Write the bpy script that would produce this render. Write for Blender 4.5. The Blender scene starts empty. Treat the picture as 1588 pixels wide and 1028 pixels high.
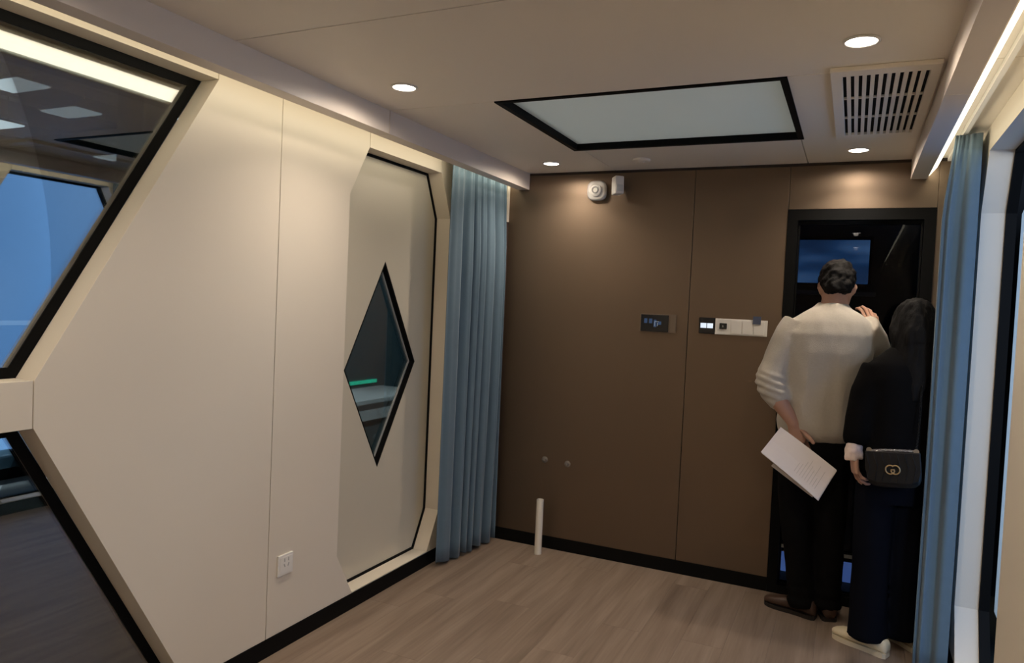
import bpy, bmesh, math, random
from mathutils import Vector, Matrix, noise
random.seed(7)
S = bpy.context.scene
COL = S.collection
PI = math.pi

# ------------------------------------------------------------------ camera, world, lights, exposure
cam_d = bpy.data.cameras.new('camera')
cam_d.sensor_width = 36.0
cam_d.lens = 25.68
cam_d.clip_start = 0.02
cam = bpy.data.objects.new('camera', cam_d)
COL.objects.link(cam)
_r = Vector((0.9046962, 0.42367677, 0.04497526))
_u = Vector((-0.05625136, 0.01414013, 0.9983165))
_f = Vector((-0.42232756, 0.90570307, -0.03662492))
cam.matrix_world = Matrix(((_r.x, _u.x, -_f.x, 0), (_r.y, _u.y, -_f.y, 0), (_r.z, _u.z, -_f.z, 1.44), (0, 0, 0, 1)))
S.camera = cam

w = bpy.data.worlds.new('hall_dusk')
S.world = w
w.use_nodes = True
w.node_tree.nodes['Background'].inputs[0].default_value = (0.42, 0.5, 0.56, 1)
w.node_tree.nodes['Background'].inputs[1].default_value = 0.32

S.view_settings.view_transform = 'Standard'
S.view_settings.look = 'None'
S.view_settings.gamma = 1
S.view_settings.use_curve_mapping = False
S.view_settings.exposure = 0.2

DOWNLIGHT_W = 3.6
DOWNLIGHT_SPOT_W = 3.4
LED_STRENGTH = 4.5
WARM = (1.0, 0.86, 0.70)
LEDCOL = (1.0, 0.89, 0.66, 1)


def area(name, loc, target, size, power, color, sy=None, spread=None, shape=None):
    d = bpy.data.lights.new(name, 'AREA')
    d.energy = power
    d.color = color
    d.size = size
    if shape: d.shape = shape
    if sy:
        d.shape = 'RECTANGLE'; d.size_y = sy
    if spread: d.spread = spread
    o = bpy.data.objects.new(name, d)
    o.location = loc
    o.rotation_euler = (Vector(target) - Vector(loc)).to_track_quat('-Z', 'Y').to_euler()
    COL.objects.link(o)
    return o


# unseen fill lights outside the cabin
area('hall_fill_light', (1.7, 0.2, 2.1), (1.75, 3.6, 1.2), 0.8, 52, (0.58, 0.74, 1.0))  # added to throw cool light on the right doorway jamb
area('hall_fill_light', (-0.8, 3.0, 5.6), (-0.8, 3.0, 0), 0.8, 30, (1.0, 0.97, 0.90))  # added overhead so the skylight pane looks brighter
area('hall_fill_light', (-7.0, 6.0, 5.5), (-5.0, 4.0, 0), 1.2, 300, (0.75, 0.88, 1.0))
_sp = bpy.data.lights.new('counter_fill_spot', 'SPOT'); _sp.energy = 950; _sp.color = (0.72, 0.88, 1.0); _sp.spot_size = math.radians(75); _sp.shadow_soft_size = 0.1  # unseen spot added to brighten the counter beyond the diamond pane
_so = bpy.data.objects.new('counter_fill_spot', _sp); _so.location = (-2.9, 4.6, 3.2); COL.objects.link(_so)
_so.rotation_euler = (Vector((-4.9, 6.9, 0.4)) - Vector((-2.9, 4.6, 3.2))).to_track_quat('-Z', 'Y').to_euler()

# ------------------------------------------------------------------ materials
MATS = {}


def mat(name, col, rough=0.5, spec=0.5, metal=0.0, noise_amt=0.0, noise_scale=8, bump=0.0, bump_scale=60, coat=0, sheen=0, emis=None, estr=0, stretch=None):
    if name in MATS: return MATS[name]
    m = bpy.data.materials.new(name)
    m.use_nodes = True
    nt = m.node_tree
    b = nt.nodes['Principled BSDF']
    b.inputs['Base Color'].default_value = (*col, 1)
    b.inputs['Roughness'].default_value = rough
    b.inputs['Specular IOR Level'].default_value = spec
    b.inputs['Metallic'].default_value = metal
    if coat: b.inputs['Coat Weight'].default_value = coat
    if sheen: b.inputs['Sheen Weight'].default_value = sheen
    if emis:
        b.inputs['Emission Color'].default_value = (*emis, 1)
        b.inputs['Emission Strength'].default_value = estr
    tc = nt.nodes.new('ShaderNodeTexCoord')
    mp = nt.nodes.new('ShaderNodeMapping')
    nt.links.new(tc.outputs['Object'], mp.inputs['Vector'])
    if stretch: mp.inputs['Scale'].default_value = stretch
    if noise_amt:
        n = nt.nodes.new('ShaderNodeTexNoise')
        n.inputs['Scale'].default_value = noise_scale
        n.inputs['Detail'].default_value = 4
        nt.links.new(mp.outputs[0], n.inputs['Vector'])
        mx = nt.nodes.new('ShaderNodeMix'); mx.data_type = 'RGBA'
        mx.inputs[6].default_value = (*[c * (1 - noise_amt) for c in col], 1)
        mx.inputs[7].default_value = (*[min(1, c * (1 + noise_amt)) for c in col], 1)
        nt.links.new(n.outputs['Fac'], mx.inputs[0])
        nt.links.new(mx.outputs[2], b.inputs['Base Color'])
    if bump:
        n2 = nt.nodes.new('ShaderNodeTexNoise')
        n2.inputs['Scale'].default_value = bump_scale
        n2.inputs['Detail'].default_value = 5
        nt.links.new(mp.outputs[0], n2.inputs['Vector'])
        bp = nt.nodes.new('ShaderNodeBump')
        bp.inputs['Strength'].default_value = bump
        bp.inputs['Distance'].default_value = 0.004
        nt.links.new(n2.outputs['Fac'], bp.inputs['Height'])
        nt.links.new(bp.outputs[0], b.inputs['Normal'])
    MATS[name] = m
    return m


def glass(name, tint, r0, rmax=1.0, blend=0.5):
    """thin coated architectural pane: tinted transmission and a mirror reflection growing towards grazing"""
    m = bpy.data.materials.new(name); m.use_nodes = True
    nt = m.node_tree; nt.nodes.clear()
    out = nt.nodes.new('ShaderNodeOutputMaterial')
    tr = nt.nodes.new('ShaderNodeBsdfTransparent'); tr.inputs[0].default_value = (*tint, 1)
    gl = nt.nodes.new('ShaderNodeBsdfGlossy'); gl.inputs['Roughness'].default_value = 0.0
    lw = nt.nodes.new('ShaderNodeLayerWeight'); lw.inputs[0].default_value = blend
    mr = nt.nodes.new('ShaderNodeMapRange')
    mr.inputs['To Min'].default_value = r0; mr.inputs['To Max'].default_value = rmax
    nt.links.new(lw.outputs['Fresnel'], mr.inputs['Value'])
    mx = nt.nodes.new('ShaderNodeMixShader')
    nt.links.new(mr.outputs[0], mx.inputs[0]); nt.links.new(tr.outputs[0], mx.inputs[1]); nt.links.new(gl.outputs[0], mx.inputs[2])
    nt.links.new(mx.outputs[0], out.inputs[0])
    return m


def emit(name, col, s):
    m = bpy.data.materials.new(name); m.use_nodes = True
    nt = m.node_tree; nt.nodes.clear()
    out = nt.nodes.new('ShaderNodeOutputMaterial'); e = nt.nodes.new('ShaderNodeEmission')
    e.inputs[0].default_value = col; e.inputs[1].default_value = s
    nt.links.new(e.outputs[0], out.inputs[0])
    return m


def wood_floor():
    m = bpy.data.materials.new('oak_laminate'); m.use_nodes = True
    nt = m.node_tree; b = nt.nodes['Principled BSDF']
    g = nt.nodes.new('ShaderNodeNewGeometry'); oi = nt.nodes.new('ShaderNodeObjectInfo')
    va = nt.nodes.new('ShaderNodeVectorMath'); va.operation = 'ADD'
    sc = nt.nodes.new('ShaderNodeVectorMath'); sc.operation = 'SCALE'; sc.inputs['Scale'].default_value = 7.0
    cx = nt.nodes.new('ShaderNodeCombineXYZ')
    nt.links.new(oi.outputs['Random'], cx.inputs[0]); nt.links.new(oi.outputs['Random'], cx.inputs[1])
    nt.links.new(cx.outputs[0], sc.inputs[0])
    nt.links.new(g.outputs['Position'], va.inputs[0]); nt.links.new(sc.outputs[0], va.inputs[1])
    mp = nt.nodes.new('ShaderNodeMapping'); mp.inputs['Scale'].default_value = (16, 1.1, 1)
    nt.links.new(va.outputs[0], mp.inputs[0])
    n1 = nt.nodes.new('ShaderNodeTexNoise'); n1.inputs['Scale'].default_value = 1.0; n1.inputs['Detail'].default_value = 7
    n1.inputs['Distortion'].default_value = 0.6
    nt.links.new(mp.outputs[0], n1.inputs['Vector'])
    mp2 = nt.nodes.new('ShaderNodeMapping'); mp2.inputs['Scale'].default_value = (90, 3.0, 1)
    nt.links.new(va.outputs[0], mp2.inputs[0])
    n2 = nt.nodes.new('ShaderNodeTexNoise'); n2.inputs['Scale'].default_value = 1.0; n2.inputs['Detail'].default_value = 3
    nt.links.new(mp2.outputs[0], n2.inputs['Vector'])
    ad = nt.nodes.new('ShaderNodeMath'); ad.operation = 'MULTIPLY_ADD'; ad.inputs[1].default_value = 0.35
    nt.links.new(n2.outputs['Fac'], ad.inputs[0]); nt.links.new(n1.outputs['Fac'], ad.inputs[2])
    ad2 = nt.nodes.new('ShaderNodeMath'); ad2.operation = 'MULTIPLY_ADD'; ad2.inputs[1].default_value = 0.05
    nt.links.new(oi.outputs['Random'], ad2.inputs[0]); nt.links.new(ad.outputs[0], ad2.inputs[2])
    cr = nt.nodes.new('ShaderNodeValToRGB')
    cr.color_ramp.elements[0].position = 0.32; cr.color_ramp.elements[0].color = (0.128, 0.089, 0.062, 1)
    cr.color_ramp.elements[1].position = 0.90; cr.color_ramp.elements[1].color = (0.285, 0.213, 0.164, 1)
    nt.links.new(ad2.outputs[0], cr.inputs[0]); nt.links.new(cr.outputs[0], b.inputs['Base Color'])
    b.inputs['Roughness'].default_value = 0.42
    b.inputs['Specular IOR Level'].default_value = 0.35
    return m


M_WALL = mat('cream_wall_panel', (0.74, 0.665, 0.555), 0.5, 0.3, noise_amt=0.015, noise_scale=3)
M_CEIL = mat('pale_ceiling_panel', (0.92, 0.86, 0.755), 0.5, 0.3, noise_amt=0.015, noise_scale=2)
M_FASC = mat('fascia_panel', (0.78, 0.70, 0.63), 0.45, 0.4)
M_DOOR = mat('greige_door_leaf', (0.60, 0.545, 0.435), 0.38, 0.45, noise_amt=0.015, noise_scale=2)
M_BROWN = mat('brown_wall_panel', (0.205, 0.152, 0.110), 0.47, 0.3, metal=0.92, noise_amt=0.05, noise_scale=2.5, stretch=(1, 1, 0.4))
M_BLACK = mat('black_aluminium', (0.0035, 0.0035, 0.0035), 0.6, 0.10)
M_BASE = mat('black_skirting', (0.004, 0.0036, 0.0032), 0.6, 0.12)
M_GROOVE = mat('dark_groove', (0.05, 0.04, 0.032), 0.8, 0.2)
M_FLOOR = wood_floor()
M_WHITE = mat('white_plastic', (0.80, 0.77, 0.72), 0.4, 0.5)
M_GREYP = mat('grey_plastic', (0.35, 0.35, 0.33), 0.45, 0.4)
M_DARKP = mat('black_glossy_plastic', (0.012, 0.013, 0.016), 0.15, 0.5)
M_CURT = mat('teal_curtain_cloth', (0.108, 0.165, 0.212), 0.85, 0.2, noise_amt=0.06, noise_scale=30, bump=0.25, bump_scale=700, sheen=0.25)
M_GLASS = glass('coated_window_glass', (0.80, 0.86, 0.86), 0.14, 0.9, 0.46)
M_GLASS2 = glass('dark_door_glass', (0.42, 0.46, 0.52), 0.0, 0.6, 0.22)
M_MILK = mat('milky_skylight_glass', (0.84, 0.88, 0.87), 0.6, 0.25, noise_amt=0.04, noise_scale=3)
_nt = M_MILK.node_tree
_tr = _nt.nodes.new('ShaderNodeBsdfTranslucent'); _tr.inputs[0].default_value = (0.86, 0.88, 0.84, 1)
_ms = _nt.nodes.new('ShaderNodeMixShader'); _ms.inputs[0].default_value = 0.5
_nt.links.new(_nt.nodes['Principled BSDF'].outputs[0], _ms.inputs[1]); _nt.links.new(_tr.outputs[0], _ms.inputs[2])
_nt.links.new(_ms.outputs[0], _nt.nodes['Material Output'].inputs[0])
M_LED = emit('led_diffuser', LEDCOL, LED_STRENGTH * 1.0)
M_CHROME = mat('chrome', (0.75, 0.75, 0.75), 0.2, 0.5, metal=1)
M_GOLD = mat('brass_emblem', (0.75, 0.55, 0.30), 0.3, 0.5, metal=1)

# ------------------------------------------------------------------ helpers


def link(o, parent=None):
    COL.objects.link(o)
    if parent is not None:
        o.parent = parent
        o.matrix_parent_inverse = parent.matrix_basis.inverted() if parent.parent is None else (parent.parent.matrix_basis @ parent.matrix_parent_inverse @ parent.matrix_basis).inverted() if False else _world(parent).inverted()
    return o


def _world(o):
    m = o.matrix_basis.copy()
    if o.parent is not None:
        m = _world(o.parent) @ o.matrix_parent_inverse @ m
    return m


def empty(name, loc=(0, 0, 0), kind=None, label=None, cat=None, group=None):
    o = bpy.data.objects.new(name, None)
    o.empty_display_size = 0.05
    o.location = loc
    COL.objects.link(o)
    tag(o, label, cat, group, kind)
    return o


def tag(o, label=None, cat=None, group=None, kind=None):
    if label: o['label'] = label
    if cat: o['category'] = cat
    if group: o['group'] = group
    if kind: o['kind'] = kind
    return o


def obj(name, bm, m, parent=None, smooth=False, bevel=0, recalc=True):
    if recalc: bmesh.ops.recalc_face_normals(bm, faces=bm.faces)
    me = bpy.data.meshes.new(name)
    bm.to_mesh(me); bm.free()
    if smooth:
        me.polygons.foreach_set('use_smooth', [True] * len(me.polygons))
    me.materials.append(m)
    o = bpy.data.objects.new(name, me)
    link(o, parent)
    if bevel:
        md = o.modifiers.new('bevel', 'BEVEL'); md.width = bevel; md.segments = 2; md.limit_method = 'ANGLE'; md.angle_limit = 0.6
    return o


def box(bm, x0, x1, y0, y1, z0, z1, mtx=None):
    vs = [Vector((x, y, z)) for z in (z0, z1) for y in (y0, y1) for x in (x0, x1)]
    if mtx: vs = [mtx @ v for v in vs]
    v = [bm.verts.new(c) for c in vs]
    for f in ((0, 1, 3, 2), (4, 5, 7, 6), (0, 1, 5, 4), (2, 3, 7, 6), (0, 2, 6, 4), (1, 3, 7, 5)):
        bm.faces.new([v[i] for i in f])
    return bm


def boxo(name, dims, m, parent=None, bevel=0, mtx=None):
    return obj(name, box(bmesh.new(), *dims, mtx=mtx), m, parent, bevel=bevel)


def prism(bm, outer, to3, t0, t1, holes=()):
    """extruded polygon (with holes); to3(a, b, t) -> world point"""
    es = []
    for loop in (outer, *holes):
        vs = [bm.verts.new(to3(a, b, t0)) for a, b in loop]
        es += [bm.edges.new((vs[i], vs[(i + 1) % len(vs)])) for i in range(len(vs))]
    r = bmesh.ops.triangle_fill(bm, edges=es, use_beauty=True)
    fs = [g for g in r['geom'] if isinstance(g, bmesh.types.BMFace)]
    d = Vector(to3(0, 0, t1)) - Vector(to3(0, 0, t0))
    e = bmesh.ops.extrude_face_region(bm, geom=fs, use_keep_orig=True)
    nv = [g for g in e['geom'] if isinstance(g, bmesh.types.BMVert)]
    bmesh.ops.translate(bm, verts=nv, vec=d)
    return bm


def inset(poly, d):
    """offset a polygon inwards by d (convex or nearly so)"""
    n = len(poly)
    ar = sum(poly[i][0] * poly[(i + 1) % n][1] - poly[(i + 1) % n][0] * poly[i][1] for i in range(n))
    s = 1 if ar > 0 else -1
    out = []
    for i in range(n):
        p0, p1, p2 = (Vector(poly[i - 1]), Vector(poly[i]), Vector(poly[(i + 1) % n]))
        e1 = (p1 - p0).normalized(); e2 = (p2 - p1).normalized()
        n1 = Vector((-e1.y, e1.x)) * s; n2 = Vector((-e2.y, e2.x)) * s
        b = (n1 + n2); b = b / (b.dot(n1))
        q = p1 + b * d
        out.append((q.x, q.y))
    return out


def cyl(bm, c0, c1, r0, r1=None, n=24, cap=True):
    r1 = r0 if r1 is None else r1
    c0, c1 = Vector(c0), Vector(c1)
    ax = (c1 - c0).normalized()
    a = ax.orthogonal().normalized(); b = ax.cross(a)
    R = []
    for c, r in ((c0, r0), (c1, r1)):
        R.append([bm.verts.new(c + (a * math.cos(t) + b * math.sin(t)) * r) for t in [2 * PI * i / n for i in range(n)]])
    for i in range(n):
        bm.faces.new((R[0][i], R[0][(i + 1) % n], R[1][(i + 1) % n], R[1][i]))
    if cap:
        bm.faces.new(R[0]); bm.faces.new(R[1])
    return bm


def lathe(bm, prof, org, axis, n=28):
    """prof [(r, h)] revolved about axis through org"""
    org = Vector(org); ax = Vector(axis).normalized(); a = ax.orthogonal().normalized(); b = ax.cross(a)
    rings = []
    for r, h in prof:
        rings.append([bm.verts.new(org + ax * h + (a * math.cos(2 * PI * i / n) + b * math.sin(2 * PI * i / n)) * max(r, 1e-4)) for i in range(n)])
    for k in range(len(rings) - 1):
        for i in range(n):
            bm.faces.new((rings[k][i], rings[k][(i + 1) % n], rings[k + 1][(i + 1) % n], rings[k + 1][i]))
    bm.faces.new(rings[0]); bm.faces.new(rings[-1])
    return bm


def loft(bm, rings):
    vr = [[bm.verts.new(p) for p in r] for r in rings]
    n = len(vr[0])
    for k in range(len(vr) - 1):
        for i in range(n):
            bm.faces.new((vr[k][i], vr[k][(i + 1) % n], vr[k + 1][(i + 1) % n], vr[k + 1][i]))
    for r, s in ((vr[0], 1), (vr[-1], -1)):
        c = bm.verts.new(sum((v.co for v in r), Vector()) / n)
        for i in range(n):
            bm.faces.new((r[i], r[(i + 1) % n], c))
    return bm


def ell(c, side, fwd, a, b, n=20, b2=None):
    c = Vector(c); out = []
    for i in range(n):
        t = 2 * PI * i / n
        bb = b if (b2 is None or math.sin(t) >= 0) else b2
        out.append(c + Vector(side) * (a * math.cos(t)) + Vector(fwd) * (bb * math.sin(t)))
    return out


def tube(bm, pts, rad, n=16, ref=None, sub=1, flat=None):
    """tapered round limb through pts, Catmull-Rom subdivided"""
    P = [Vector(p) for p in pts]; R = list(rad)
    if sub > 1:
        Q, QR = [], []
        for i in range(len(P) - 1):
            p0 = P[max(0, i - 1)]; p1 = P[i]; p2 = P[i + 1]; p3 = P[min(len(P) - 1, i + 2)]
            for k in range(sub):
                t = k / sub
                Q.append(0.5 * ((2 * p1) + (p2 - p0) * t + (2 * p0 - 5 * p1 + 4 * p2 - p3) * t * t + (3 * p1 - p0 - 3 * p2 + p3) * t ** 3))
                QR.append(R[i] * (1 - t) + R[i + 1] * t)
        Q.append(P[-1]); QR.append(R[-1]); P, R = Q, QR
    rings = []
    side = None
    for i, p in enumerate(P):
        ax = (P[min(i + 1, len(P) - 1)] - P[max(i - 1, 0)]).normalized()
        if side is None:
            side = Vector(ref) if ref else ax.orthogonal()
        side = (side - ax * side.dot(ax)).normalized()
        f = ax.cross(side)
        rings.append(ell(p, side, f, R[i], R[i] * (flat or 1), n))
    return loft(bm, rings)


# ------------------------------------------------------------------ dimensions (metres; camera stands at x=0, y=0)
XL, XR = -2.033, 0.443          # inner faces of the side walls
XC = (XL + XR) / 2
YB, YF = 4.02, -1.6             # back wall, wall behind the camera
H = 2.2265
REC = 0.085                     # depth of the recesses in the side walls
TB = 0.073                      # skirting height


def sx(side, x):                # side -1: left wall as measured, +1: mirrored to the right wall
    return x if side < 0 else 2 * XC - x


# ------------------------------------------------------------------ floor
floor = empty('floor', (XC, 1.2, 0), 'structure')
boxo('subfloor', (XL - 0.1, XR + 0.1, YF - 0.05, YB + 0.12, -0.10, -0.0125), M_GROOVE, floor)
PW, PL = 0.178, 1.215
pbm = bmesh.new(); box(pbm, 0, PW - 0.0006, 0, PL - 0.0006, -0.012, 0)
pme = bpy.data.meshes.new('plank'); pbm.to_mesh(pme); pbm.free(); pme.materials.append(M_FLOOR)
nx = int((XR - XL) / PW) + 1
x = XL
for i in range(nx):
    wdt = min(PW, XR - x)
    y = YF - random.random() * PL
    while y < YB:
        y0, y1 = max(y, YF), min(y + PL, YB)
        if y1 - y0 > 0.05:
            o = bpy.data.objects.new('plank', pme)
            o.location = (x, y0, 0)
            o.scale = ((wdt) / PW, (y1 - y0) / PL, 1)
            link(o, floor)
        y += PL
    x += PW

# ------------------------------------------------------------------ side walls
OCT = [(2.735, 0.078), (3.385, 0.078), (3.495, 0.28), (3.495, 1.895), (3.385, 2.125), (2.745, 2.125), (2.615, 1.895), (2.615, 0.28)]
YM = 0.55                        # the big window is symmetric about this y
mir = lambda y: 2 * YM - y
WT = 2.172
UP = [(mir(1.262), 1.172), (1.262, 1.172), (1.868, WT), (mir(1.868), WT)]
LO = [(mir(1.806), TB), (1.806, TB), (1.262, 1.038), (mir(1.262), 1.038)]
HB = H - 0.001
G = 0.0016                       # half a joint
WALLP = [
    [(1.262 + G, 1.038), (1.806, TB), (2.185 - G, TB), (2.185 - G, HB), (1.870 + G, HB), (1.870 + G, WT), (1.262 + G, 1.172)],
    [(2.185 + G, TB), (2.7355, TB), (2.615, 0.28), (2.615, 1.895), (2.745, 2.125), (2.745, HB), (2.185 + G, HB)],
    [(2.745 + 2 * G, 2.125), (3.385 - 2 * G, 2.125), (3.385 - 2 * G, HB), (2.745 + 2 * G, HB)],
    [(3.385, HB), (3.385, 2.125), (3.495, 1.895), (3.495, 0.28), (3.3845, TB), (YB, TB), (YB, HB)],
    [(mir(1.870) + G, WT), (1.870 - G, WT), (1.870 - G, HB), (mir(1.870) + G, HB)],
    [(mir(1.262) + G, 1.038), (1.262 - G, 1.038), (1.262 - G, 1.172), (mir(1.262) + G, 1.172)],
    [(mir(1.262) - G, 1.038), (mir(1.806), TB), (YF, TB), (YF, HB), (mir(1.870) - G, HB), (mir(1.870) - G, WT), (mir(1.262) - G, 1.172)],
]
DIA = [(3.03, 1.628), (3.335, 1.112), (3.025, 0.594), (2.732, 1.10)]


def door_leaf(root, to3):
    """octagonal leaf with a diamond pane; to3(y, z, depth)"""
    leaf_out = inset(OCT, 0.013)
    obj('leaf', prism(bmesh.new(), leaf_out, to3, 0.0, 0.042, [DIA]), M_DOOR, root)
    fr = obj('diamond_frame', prism(bmesh.new(), DIA, to3, 0.001, 0.028, [inset(DIA, 0.009)]), M_BLACK, root)
    obj('bead', prism(bmesh.new(), inset(DIA, 0.0095), to3, 0.0282, 0.034, [inset(DIA, 0.017)]), M_GREYP, fr)
    obj('pane', prism(bmesh.new(), inset(DIA, 0.0093), to3, 0.0345, 0.0380), M_GLASS, root)


for side, nm in ((-1, 'left'), (1, 'right')):
    t3 = lambda a, b, t, side=side: Vector((sx(side, XL - t), a, b))
    root = empty('wall_' + nm, (sx(side, XL), 1.2, 0), 'structure')
    for p in WALLP:
        obj('wall_panel', prism(bmesh.new(), p, t3, 0, REC), M_WALL, root, bevel=0.001)
    # dark strips behind the joints
    for (a0, a1, b0, b1) in ((2.165, 2.205, TB, HB), (1.875, 1.89, 2.185, HB), (2.72, 2.77, 2.13, HB), (3.36, 3.41, 2.13, HB), (1.240, 1.29, 1.05, 1.16)):
        obj('joint_backing', prism(bmesh.new(), [(a0, b0), (a1, b0), (a1, b1), (a0, b1)], t3, 0.03, 0.04), M_GROOVE, root)
    obj('sill', prism(bmesh.new(), [(2.7355, 0.0735), (3.3845, 0.0735), (3.3845, 0.078), (2.7355, 0.078)], t3, 0.0, REC + 0.01), M_WALL, root)
    obj('bottom_rail', prism(bmesh.new(), [(YF, 0.0), (YB, 0.0), (YB, TB - 0.001), (YF, TB - 0.001)], t3, 0.001, REC), M_GROOVE, root)
    bb = obj('baseboard_' + nm, prism(bmesh.new(), [(YF, 0.0), (YB, 0.0), (YB, TB), (YF, TB)], t3, -0.004, 0.0008), M_BASE)
    tag(bb, kind='structure')
    # windows
    for k, poly in enumerate((UP, LO)):
        n = (1 if side < 0 else 3) + k
        wr = empty('window_%d' % n, (sx(side, XL - REC), YM, poly[0][1]), 'structure')
        obj('frame', prism(bmesh.new(), poly, t3, REC - 0.002, REC + 0.03, [inset(poly, 0.031)]), M_BLACK, wr)
        obj('pane', prism(bmesh.new(), inset(poly, 0.0305), t3, REC + 0.001, REC + 0.007), M_GLASS, wr)
    # octagonal doorway
    dr = empty('door_%d' % (1 if side < 0 else 2), (sx(side, XL - REC), 3.055, 0.078), 'structure')
    obj('gasket', prism(bmesh.new(), inset(OCT, -0.01), t3, REC + 0.0002, REC + (0.02 if side < 0 else 0.036), [inset(OCT, 0.012)]), M_BLACK, dr)
    if side < 0:
        door_leaf(dr, lambda a, b, t: Vector((XL - REC - 0.006 - t, a, b)))
    else:   # this leaf stands open, swung out about its far edge
        hx, hy = sx(1, XL - REC) + 0.045, 3.495
        ang = math.radians(130)
        def swung(a, b, t):
            d = hy - a          # distance from the hinge
            return Vector((hx + d * math.sin(ang) + t * math.cos(ang - PI / 2 - PI / 2), hy - d * math.cos(ang) + t * math.sin(ang), b))
        door_leaf(dr, swung)

# corner trim where the left wall meets the back wall
tr = boxo('trim_3', (XL, -1.928, YB - 0.03, YB - 0.0005, 1.94, H - 0.001), M_WALL); tag(tr, kind='structure')
tr = boxo('trim_4', (XL, -1.928, YB - 0.03, YB - 0.0005, 0.075, 1.938), mat('dark_brown_trim', (0.05, 0.032, 0.026), 0.5, 0.3)); tag(tr, kind='structure')

# ------------------------------------------------------------------ back wall with the black glazed door
DX0, DX1, DZ = -0.336, 0.33, 1.993
back = empty('wall_back', (XC, YB, 0), 'structure')
for (x0, x1, z0, z1) in ((XL, -0.8173 - G, TB, H), (-0.8173 + G, DX0 - 0.001, TB, H), (DX0 + G, DX1 + 0.0, DZ + 0.001, H), (DX1 + 0.001, XR, TB, H)):
    boxo('wall_panel', (x0, x1, YB, YB + 0.03, z0, z1 - 0.001), M_BROWN, back, bevel=0.001)
boxo('joint_backing', (-0.84, -0.80, YB + 0.02, YB + 0.045, TB, H), M_GROOVE, back)
boxo('joint_backing', (-0.36, -0.30, YB + 0.02, YB + 0.045, DZ + 0.002, H), M_GROOVE, back)
boxo('top_dark_strip', (XL, XR, YB - 0.004, YB - 0.0002, H - 0.014, H - 0.0002), M_GROOVE, back)  # dark strip along the top edge of the back wall
boxo('bottom_rail', (XL, DX0 - 0.001, YB + 0.001, YB + 0.03, 0, TB), M_GROOVE, back)
boxo('bottom_rail', (DX1 + 0.001, XR, YB + 0.001, YB + 0.03, 0, TB), M_GROOVE, back)
for (a, b, k) in ((XL + 0.005, DX0 - 0.001, 'back'), (DX1 + 0.001, XR - 0.005, 'back')):
    tag(boxo('baseboard_' + k, (a, b, YB - 0.004, YB + 0.0005, 0, TB), M_BASE), kind='structure')

door = empty('door_3', ((DX0 + DX1) / 2, YB, 0), 'structure')
fr = bmesh.new()
prism(fr, [(DX0, 0.0), (DX1, 0.0), (DX1, DZ), (DX0, DZ)], lambda a, b, t: Vector((a, YB + t, b)), -0.006, 0.07, [[(DX0 + 0.05, 0.045), (DX1 - 0.05, 0.045), (DX1 - 0.05, DZ - 0.055), (DX0 + 0.05, DZ - 0.055)]])
obj('door_frame', fr, M_BLACK, door)
lf = bmesh.new()
prism(lf, [(DX0 + 0.052, 0.047), (DX1 - 0.052, 0.047), (DX1 - 0.052, DZ - 0.057), (DX0 + 0.052, DZ - 0.057)], lambda a, b, t: Vector((a, YB + t, b)), 0.02, 0.055,
      [[(DX0 + 0.06, 0.055), (DX1 - 0.06, 0.055), (DX1 - 0.06, 0.235), (DX0 + 0.06, 0.235)], [(DX0 + 0.06, 0.262), (DX1 - 0.06, 0.262), (DX1 - 0.06, DZ - 0.075), (DX0 + 0.06, DZ - 0.075)]])
leaf = obj('leaf_frame', lf, M_BLACK, door)
boxo('pane', (DX0 + 0.059, DX1 - 0.059, YB + 0.036, YB + 0.040, 0.261, DZ - 0.074), M_GLASS2, door)
boxo('pane', (DX0 + 0.059, DX1 - 0.059, YB + 0.036, YB + 0.040, 0.054, 0.236), M_GLASS2, door)
boxo('bright_rail', (DX0 + 0.06, DX1 - 0.06, YB + 0.012, YB + 0.02, 0.24, 0.256), M_GREYP, door)
hb = cyl(bmesh.new(), (0.176, YB - 0.03, 1.24), (0.176, YB - 0.03, 1.46), 0.009, n=16)
hd = obj('pull_handle', hb, M_CHROME, door, smooth=False)
for z in (1.27, 1.43):
    obj('standoff', cyl(bmesh.new(), (0.176, YB - 0.03, z), (0.176, YB + 0.02, z), 0.006, n=12), M_CHROME, hd)

# dark vestibule behind the door, with glowing things seen through its glass
M_DARKW = mat('dark_vestibule', (0.018, 0.02, 0.024), 0.6, 0.3)
tag(boxo('wall_vestibule', (-1.2, 1.2, 5.4, 5.44, -0.5, 2.6), M_DARKW), kind='structure')
tag(boxo('wall_vestibule', (-1.24, -1.2, YB + 0.13, 5.44, -0.5, 2.6), M_DARKW), kind='structure')
tag(boxo('wall_vestibule', (1.2, 1.24, YB + 0.13, 5.44, -0.5, 2.6), M_DARKW), kind='structure')
tag(boxo('ceiling_vestibule', (-1.24, 1.24, YB + 0.13, 5.44, 2.6, 2.64), M_DARKW), kind='structure')
tag(boxo('floor_vestibule', (-1.24, 1.24, YB + 0.13, 5.44, -0.54, -0.5), M_DARKW), kind='structure')


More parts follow.
